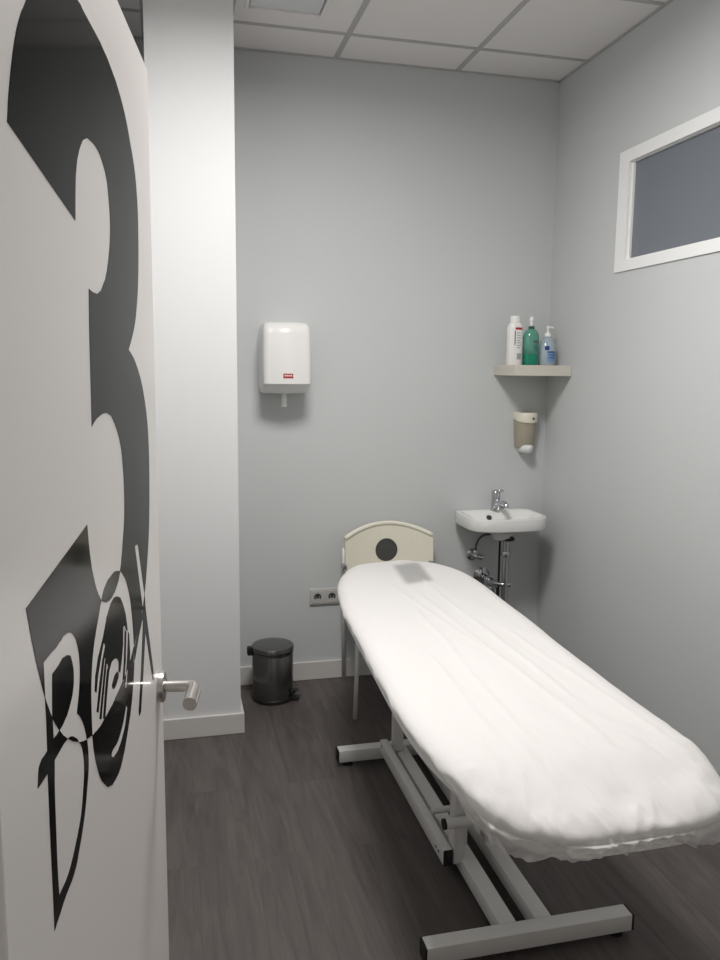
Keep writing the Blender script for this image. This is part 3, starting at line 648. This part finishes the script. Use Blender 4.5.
# seat
bm = plate([rrect(.825, 1.285, 3.34, 3.76, .07)], .022, lambda a, b, wv: (a, b, .43+wv))
obj('seat', bm, M_cream, ch)
for x0, x1 in ((.838, .848), (1.272, 1.262)):
    obj('leg', tube([(x1, 3.815, 0.001), (x0, 3.785, .43), (x0-(.004 if x0 < 1 else -.004), 3.775, .62), (x0, 3.785, .70)], .0105, 14), M_chairleg, ch, True)
for x0, x1 in ((.822, .797), (1.288, 1.313)):
    obj('leg', tube([(x1, 3.345, 0.001), (x0, 3.40, .42), (x0, 3.44, .428)], .0105, 14), M_chairleg, ch, True)
bm = tube([(.832, 3.42, .42), (.838, 3.785, .42)], .0095, 12); tube([(1.278, 3.42, .42), (1.272, 3.785, .42)], .0095, 12, bm)
tube([(.832, 3.43, .42), (1.278, 3.43, .42)], .0095, 12, bm)
obj('seat_frame', bm, M_chairleg, ch, True)
for s in (-1, 1):
    x = 1.055+s*.224
    obj('back_bracket', box(x-.012, x+.012, 3.728, 3.770, .595, .625, .005), M_dchrome, ch, angle=40)

# ------------------------------------------------------------------ treatment table
tt = empty('treatment_table', (.938, 2.35, 0), 'white steel framed massage treatment table in the middle of the room', 'treatment table')
CX, CY, HA, HB = .914, 2.3775, .325, 1.0425
SK = .055
def outline(a, b, n=400):
    """long rounded top, boxier at the foot end, resampled evenly; SK turns it slightly in the room"""
    P = []
    for i in range(3000):
        t = 2*PI*i/3000; ca, sa = math.cos(t), math.sin(t)
        ex, ey = ((2.4, 4.6) if ca < 0 else (5., 14.)) if sa < 0 else (2.4, 4.2)
        lo, hi = .2, 2.
        for _ in range(30):
            mid = (lo+hi)/2
            if abs(mid*ca)**ex+abs(mid*sa)**ey < 1: lo = mid
            else: hi = mid
        yy = b*lo*sa
        wid = 1+.13*(yy/b)**2 if (ca > 0 and yy < 0) else 1
        P.append((CX+a*lo*ca*wid+SK*yy, CY+yy))
    d = [0]
    for p, q in zip(P, P[1:]+P[:1]): d.append(d[-1]+math.dist(p, q))
    out = []; j = 0
    for k in range(n):
        s = d[-1]*k/n
        while d[j+1] < s: j += 1
        f_ = (s-d[j])/max(1e-9, d[j+1]-d[j]); p, q = P[j], P[(j+1) % len(P)]
        out.append((p[0]+(q[0]-p[0])*f_, p[1]+(q[1]-p[1])*f_))
    return out
def normals(o):
    n = len(o); r = []
    for i in range(n):
        a, b = o[i-1], o[(i+1) % n]; dx, dy = b[0]-a[0], b[1]-a[1]; l = math.hypot(dx, dy); r.append((dy/l, -dx/l))
    return r
base = outline(HA-.016, HB-.020, 160)
nb = normals(base)
def sag(y):
    t = max(0., min(1., (1.60-y)/.26)); u = max(0., min(1., (y-2.75)/.55))
    return -.049*t*t*(3-2*t)+.012*u*u*(3-2*u)
def off(o, nn, d, z):
    out = []
    for p, m in zip(o, nn):
        x, y = p[0]+m[0]*d, p[1]+m[1]*d
        out.append((x, y, z+sag(y)))
    return out
mt_loops = [off(base, nb, -.02, .630), off(base, nb, 0, .640), off(base, nb, 0, .688), off(base, nb, -.007, .702), off(base, nb, -.022, .706)]
for r_ in (.8, .55, .3, .05):
    mt_loops.append([(CX+(p[0]-CX)*r_, CY+(p[1]-CY)*r_, .706+sag(CY+(p[1]-CY)*r_)) for p in mt_loops[4]])
obj('mattress', rings(bmesh.new(), mt_loops), M_vinylpad, tt, angle=60)
bm = plate([[(CX-.22, 1.62), (CX+.22, 1.62), (CX+.22, 3.02), (CX-.22, 3.02)], [(CX-.18, 1.66), (CX+.18, 1.66), (CX+.18, 2.98), (CX-.18, 2.98)]], .04, lambda a, b, wv: (a, b, .589+wv))
obj('top_frame', bm, M_powder, tt)
ZF0, ZF1 = .018, .068
for nm, y0, y1 in (('f', 1.806, 1.856), ('r', 2.925, 2.975)):
    fb = obj('foot_bar', box(.634, 1.243, y0, y1, ZF0, ZF1, .004, 2), M_powder, tt, angle=40)
    for x0, x1 in ((.628, .6345), (1.2425, 1.249)):
        obj('end_cap', box(x0, x1, y0+.0005, y1-.0005, ZF0+.0005, ZF1-.0005, .002), M_rubber, fb)
    for x in (.675, 1.208):
        obj('levelling_foot', lathe([(.019, 0), (.020, .004), (.018, .012), (.008, .014), (.008, .020)], (x, (y0+y1)/2, 0), 20), M_rubber, fb, angle=40)
for x0 in (.860, .967):
    obj('base_rail', box(x0, x0+.050, 1.855, 2.926, ZF0, ZF1, .004), M_powder, tt, angle=40)
# outer swing beam with capped end
bmf = obj('side_beam', box(.802, .832, 2.160, 2.926, .050, .102, .003), M_powder, tt, angle=40)
obj('end_cap', box(.8025, .8315, 2.154, 2.1605, .0505, .1015, .002), M_rubber, bmf)
for y in (2.20, 2.225):
    obj('screw', lathe([(.005, .8005), (.005, .803)], (0, y, .075), 10, 'x'), M_dchrome, bmf)
obj('screw', lathe([(.007, .7995), (.007, .803)], (0, 2.90, .085), 10, 'x'), M_dchrome, bmf)
obj('lift_post', box(.836, .866, 2.155, 2.205, .052, .590, .003), M_powder, tt, angle=40)
obj('lift_post', box(.868, .908, 2.225, 2.265, ZF1, .590, .003), M_powder, tt, angle=40)
obj('lift_post', box(.846, .886, 2.875, 2.915, ZF1, .590, .003), M_powder, tt, angle=40)
obj('lift_post', box(.967, 1.007, 2.225, 2.265, ZF1, .590, .003), M_powder, tt, angle=40)
obj('lift_post', box(.990, 1.030, 2.875, 2.915, ZF1, .590, .003), M_powder, tt, angle=40)
ct = obj('cross_tube', tube([(.798, 2.137, .205), (1.10, 2.137, .205)], .0165, 24), M_powder, tt, angle=50)
obj('end_cap', tube([(.790, 2.137, .205), (.7985, 2.137, .205)], .0166, 24), M_rubber, ct, angle=50)
obj('cross_tube', tube([(.83, 2.36, .115), (.99, 2.36, .115)], .011, 18), M_powder, tt, angle=50)
obj('hinge_bracket', box(.838, .862, 2.21, 2.245, .30, .36, .004), M_black, tt)
obj('lift_strut', tube([(.935, 2.85, .10), (.935, 2.35, .57)], .017, 18), M_powder, tt, angle=50)

# ------------------------------------------------------------------ disposable cover
def cover_mat():
    m = bpy.data.materials.new('white_nonwoven_sheet'); m.use_nodes = True
    nt = m.node_tree; N = nt.nodes; L = nt.links; b = N['Principled BSDF']
    b.inputs['Roughness'].default_value = .8; b.inputs['Specular IOR Level'].default_value = .2
    tc = N.new('ShaderNodeTexCoord')
    n = N.new('ShaderNodeTexNoise'); n.inputs['Scale'].default_value = 420; n.inputs['Detail'].default_value = 2
    L.new(tc.outputs['Object'], n.inputs['Vector'])
    mp = N.new('ShaderNodeMapping'); mp.inputs['Scale'].default_value = (34, 9, 20); mp.inputs['Rotation'].default_value = (0, 0, .25)
    L.new(tc.outputs['Object'], mp.inputs['Vector'])
    n2 = N.new('ShaderNodeTexNoise'); n2.inputs['Scale'].default_value = 1; n2.inputs['Detail'].default_value = 5; n2.inputs['Distortion'].default_value = .8
    L.new(mp.outputs['Vector'], n2.inputs['Vector'])
    bp = N.new('ShaderNodeBump'); bp.inputs['Strength'].default_value = .35; bp.inputs['Distance'].default_value = .006
    L.new(n2.outputs['Fac'], bp.inputs['Height'])
    bp2 = N.new('ShaderNodeBump'); bp2.inputs['Strength'].default_value = .08; bp2.inputs['Distance'].default_value = .001
    L.new(n.outputs['Fac'], bp2.inputs['Height']); L.new(bp.outputs['Normal'], bp2.inputs['Normal'])
    L.new(bp2.outputs['Normal'], b.inputs['Normal'])
    # grey pad showing through near the head end
    at = N.new('ShaderNodeAttribute'); at.attribute_name = 'pad'
    mx = N.new('ShaderNodeMix'); mx.data_type = 'RGBA'
    L.new(at.outputs['Fac'], mx.inputs['Factor'])
    mx.inputs['A'].default_value = (.865, .845, .83, 1); mx.inputs['B'].default_value = (.36, .36, .355, 1)
    L.new(mx.outputs['Result'], b.inputs['Base Color'])
    tr = N.new('ShaderNodeBsdfTranslucent'); tr.inputs['Color'].default_value = (.85, .84, .82, 1)
    ms = N.new('ShaderNodeMixShader'); ms.inputs['Fac'].default_value = .22
    L.new(b.outputs[0], ms.inputs[1]); L.new(tr.outputs[0], ms.inputs[2])
    tp_ = N.new('ShaderNodeBsdfTransparent'); m2 = N.new('ShaderNodeMixShader'); m2.inputs['Fac'].default_value = .10
    ah = N.new('ShaderNodeAttribute'); ah.attribute_name = 'loose'
    L.new(ah.outputs['Fac'], m2.inputs['Fac'])
    L.new(ms.outputs[0], m2.inputs[1]); L.new(tp_.outputs[0], m2.inputs[2])
    L.new(m2.outputs[0], N['Material Output'].inputs['Surface'])
    return m
NP = 720
oc = outline(HA, HB, NP); nc = normals(oc)
ZT = .715
def sstep(a, b, x):
    t = max(0., min(1., (x-a)/(b-a))); return t*t*(3-2*t)
def nz(x, y, z=0.): return noise.noise(Vector((x, y, z)))
RIN = .055
rnd = random.Random(5)
PLEATS = [(.60+.66*(i+rnd.random()*.8)/17, rnd.uniform(-.7, .7), rnd.uniform(.006, .014), rnd.uniform(.010, .024)) for i in range(17)]
def pleat(x, y):
    e = 0.
    for xk, lean, wd, hh in PLEATS:
        e += hh*max(0., 1-abs(x-xk-lean*(y-1.34))/wd)
    return e*.55
core = [(p[0]-m[0]*RIN, p[1]-m[1]*RIN) for p, m in zip(oc, nc)]
loops = []
for r in [.004]+[i/46 for i in range(1, 47)]:
    loops.append([[CX+(p[0]-CX)*r, CY+(p[1]-CY)*r, ZT] for p in core])
for k in range(1, 7):
    a = PI/2*k/6; d = -RIN+RIN*math.sin(a)**1.2; z = ZT-.026*(1-math.cos(a))
    loops.append([[p[0]+m[0]*d, p[1]+m[1]*d, z] for p, m in zip(oc, nc)])
NS = 16
perim = sum(math.dist(oc[i], oc[(i+1) % NP]) for i in range(NP))
for k in range(1, NS+1):
    v_ = k/NS; l = []
    for i, (p, m) in enumerate(zip(oc, nc)):
        s = perim*i/NP
        near = sstep(1.68, 1.40, p[1])
        leftn = sstep(.84, .62, p[0])*sstep(1.66, 1.46, p[1])
        rightn = sstep(.98, 1.15, p[0])*near
        drop = .046+.000*near+.034*leftn+.034*rightn
        drop += near*(.014*nz(s*9, 3.1)+.006*nz(s*31, 7.7))+.004*nz(s*12, 1)
        z = ZT-.026-drop*v_
        tuck = (1-near)*.040*v_**2.0+near*.012*v_
        fold = near*(.020*nz(s*8, v_*1.2, 4)+.016*(.35-abs(nz(s*15, v_*2.5, 9)))+.011*(.3-abs(nz(s*34+v_*2, v_*3, 2))))*sstep(0, .45, v_)
        fold += near*.9*pleat(p[0]+.012*v_*math.sin(p[0]*40), p[1]-.05*v_)*(.35+.65*v_)
        fold += (1-near)*.004*nz(s*14, v_*2, 5)
        d = -tuck+fold
        l.append([p[0]+m[0]*d, p[1]+m[1]*d, z-.038*sstep(1.60, 1.33, p[1])])
    loops.append(l)
# wrinkles on the top
for l in loops:
    for q in l:
        x, y, z = q
        if z < ZT-.09: continue
        wgt = sstep(ZT-.09, ZT-.03, z)
        h = .0030*nz(x*7, y*2.2, 1)+.0022*nz(x*16+y*3, y*5, 6)+.0025*(.2-abs(nz(x*9+y*2, y*2.5-x*2, 12)))
        for (x0, kx, y0, y1, hh, ww) in ((1.03, -.03, 1.9, 3.1, .0050, .010), (.955, -.05, 1.6, 2.9, .0035, .012), (.85, .04, 1.7, 2.7, .0032, .013), (1.10, -.06, 1.5, 2.4, .0036, .011), (.78, .05, 1.6, 2.2, .003, .012), (.93, -.12, 2.3, 3.0, .003, .009)):
            xc = x0+kx*(y-2.4)+.012*nz(y*3, x0*10)
            h += hh*math.exp(-((x-xc)/ww)**2)*sstep(y0-.15, y0+.1, y)*sstep(y1+.15, y1-.1, y)
        e = sstep(1.85, 1.42, y)
        h += e*(.007*nz(x*13, y*9, 3)+.009*(.25-abs(nz(x*14+y*9, y*15-x*5, 8)))+.005*(.25-abs(nz(x*37, y*30+x*11, 5))))
        h += .55*pleat(x, y)*sstep(1.47, 1.37, y)
        h += .012*sstep(2.75, 3.3, y)-.046*sstep(1.60, 1.33, y)
        q[2] += h*wgt
        q[0] += wgt*.003*nz(y*6, 2)*sstep(.15, .29, abs(x-CX-SK*(y-CY)))
bm = bmesh.new()
rings(bm, [[Vector(q) for q in l] for l in loops], True, False)
cv = obj('bed_cover', bm, None or cover_mat(), None, True)
tag(cv, 'white disposable fitted sheet with loose crumpled hem covering the treatment table', 'sheet')
at = cv.data.attributes.new('pad', 'FLOAT', 'POINT')
cc = Vector(cv.location); hm = cv.data.attributes.new('loose', 'FLOAT', 'POINT')
PC = Vector((1.0, 3.165)); ang = math.radians(5)
for vtx in cv.data.vertices:
    wv = vtx.co+cc; dx, dy = wv.x-PC.x, wv.y-PC.y
    u = dx*math.cos(ang)-dy*math.sin(ang); w_ = dx*math.sin(ang)+dy*math.cos(ang)-.28*u
    k = sstep(.078, .042, abs(u))*sstep(.175, .115, abs(w_)) if wv.z > .68 else 0
    at.data[vtx.index].value = k*.8
    hm.data[vtx.index].value = .05+.33*sstep(.660, .625, wv.z)*sstep(1.62, 1.48, wv.y)

# ------------------------------------------------------------------ world, camera, view
wd = bpy.data.worlds.new('dim_surroundings'); scene.world = wd; wd.use_nodes = True
wd.node_tree.nodes['Background'].inputs['Color'].default_value = (.9, .88, .86, 1)
wd.node_tree.nodes['Background'].inputs['Strength'].default_value = WORLD

f_, yaw, pit, rol = 792.93, .2372, .1391, -.0108
cam = bpy.data.cameras.new('camera'); co = bpy.data.objects.new('camera', cam); COL.objects.link(co)
cam.sensor_fit = 'VERTICAL'; cam.sensor_height = 36; cam.lens = f_*36/960; cam.clip_start = .02
fw = Vector((math.sin(yaw)*math.cos(pit), math.cos(yaw)*math.cos(pit), -math.sin(pit)))
rt = Vector((math.cos(yaw), -math.sin(yaw), 0)); dn = fw.cross(rt)
r2 = math.cos(rol)*rt+math.sin(rol)*dn; d2 = -math.sin(rol)*rt+math.cos(rol)*dn
co.matrix_world = Matrix(((r2.x, -d2.x, -fw.x, 0), (r2.y, -d2.y, -fw.y, 0), (r2.z, -d2.z, -fw.z, 1.5855), (0, 0, 0, 1)))
scene.camera = co
vs = scene.view_settings
scene.display_settings.display_device = 'sRGB'
vs.view_transform = 'Standard'; vs.look = 'None'; vs.gamma = 1; vs.use_curve_mapping = False
vs.exposure = EXPO
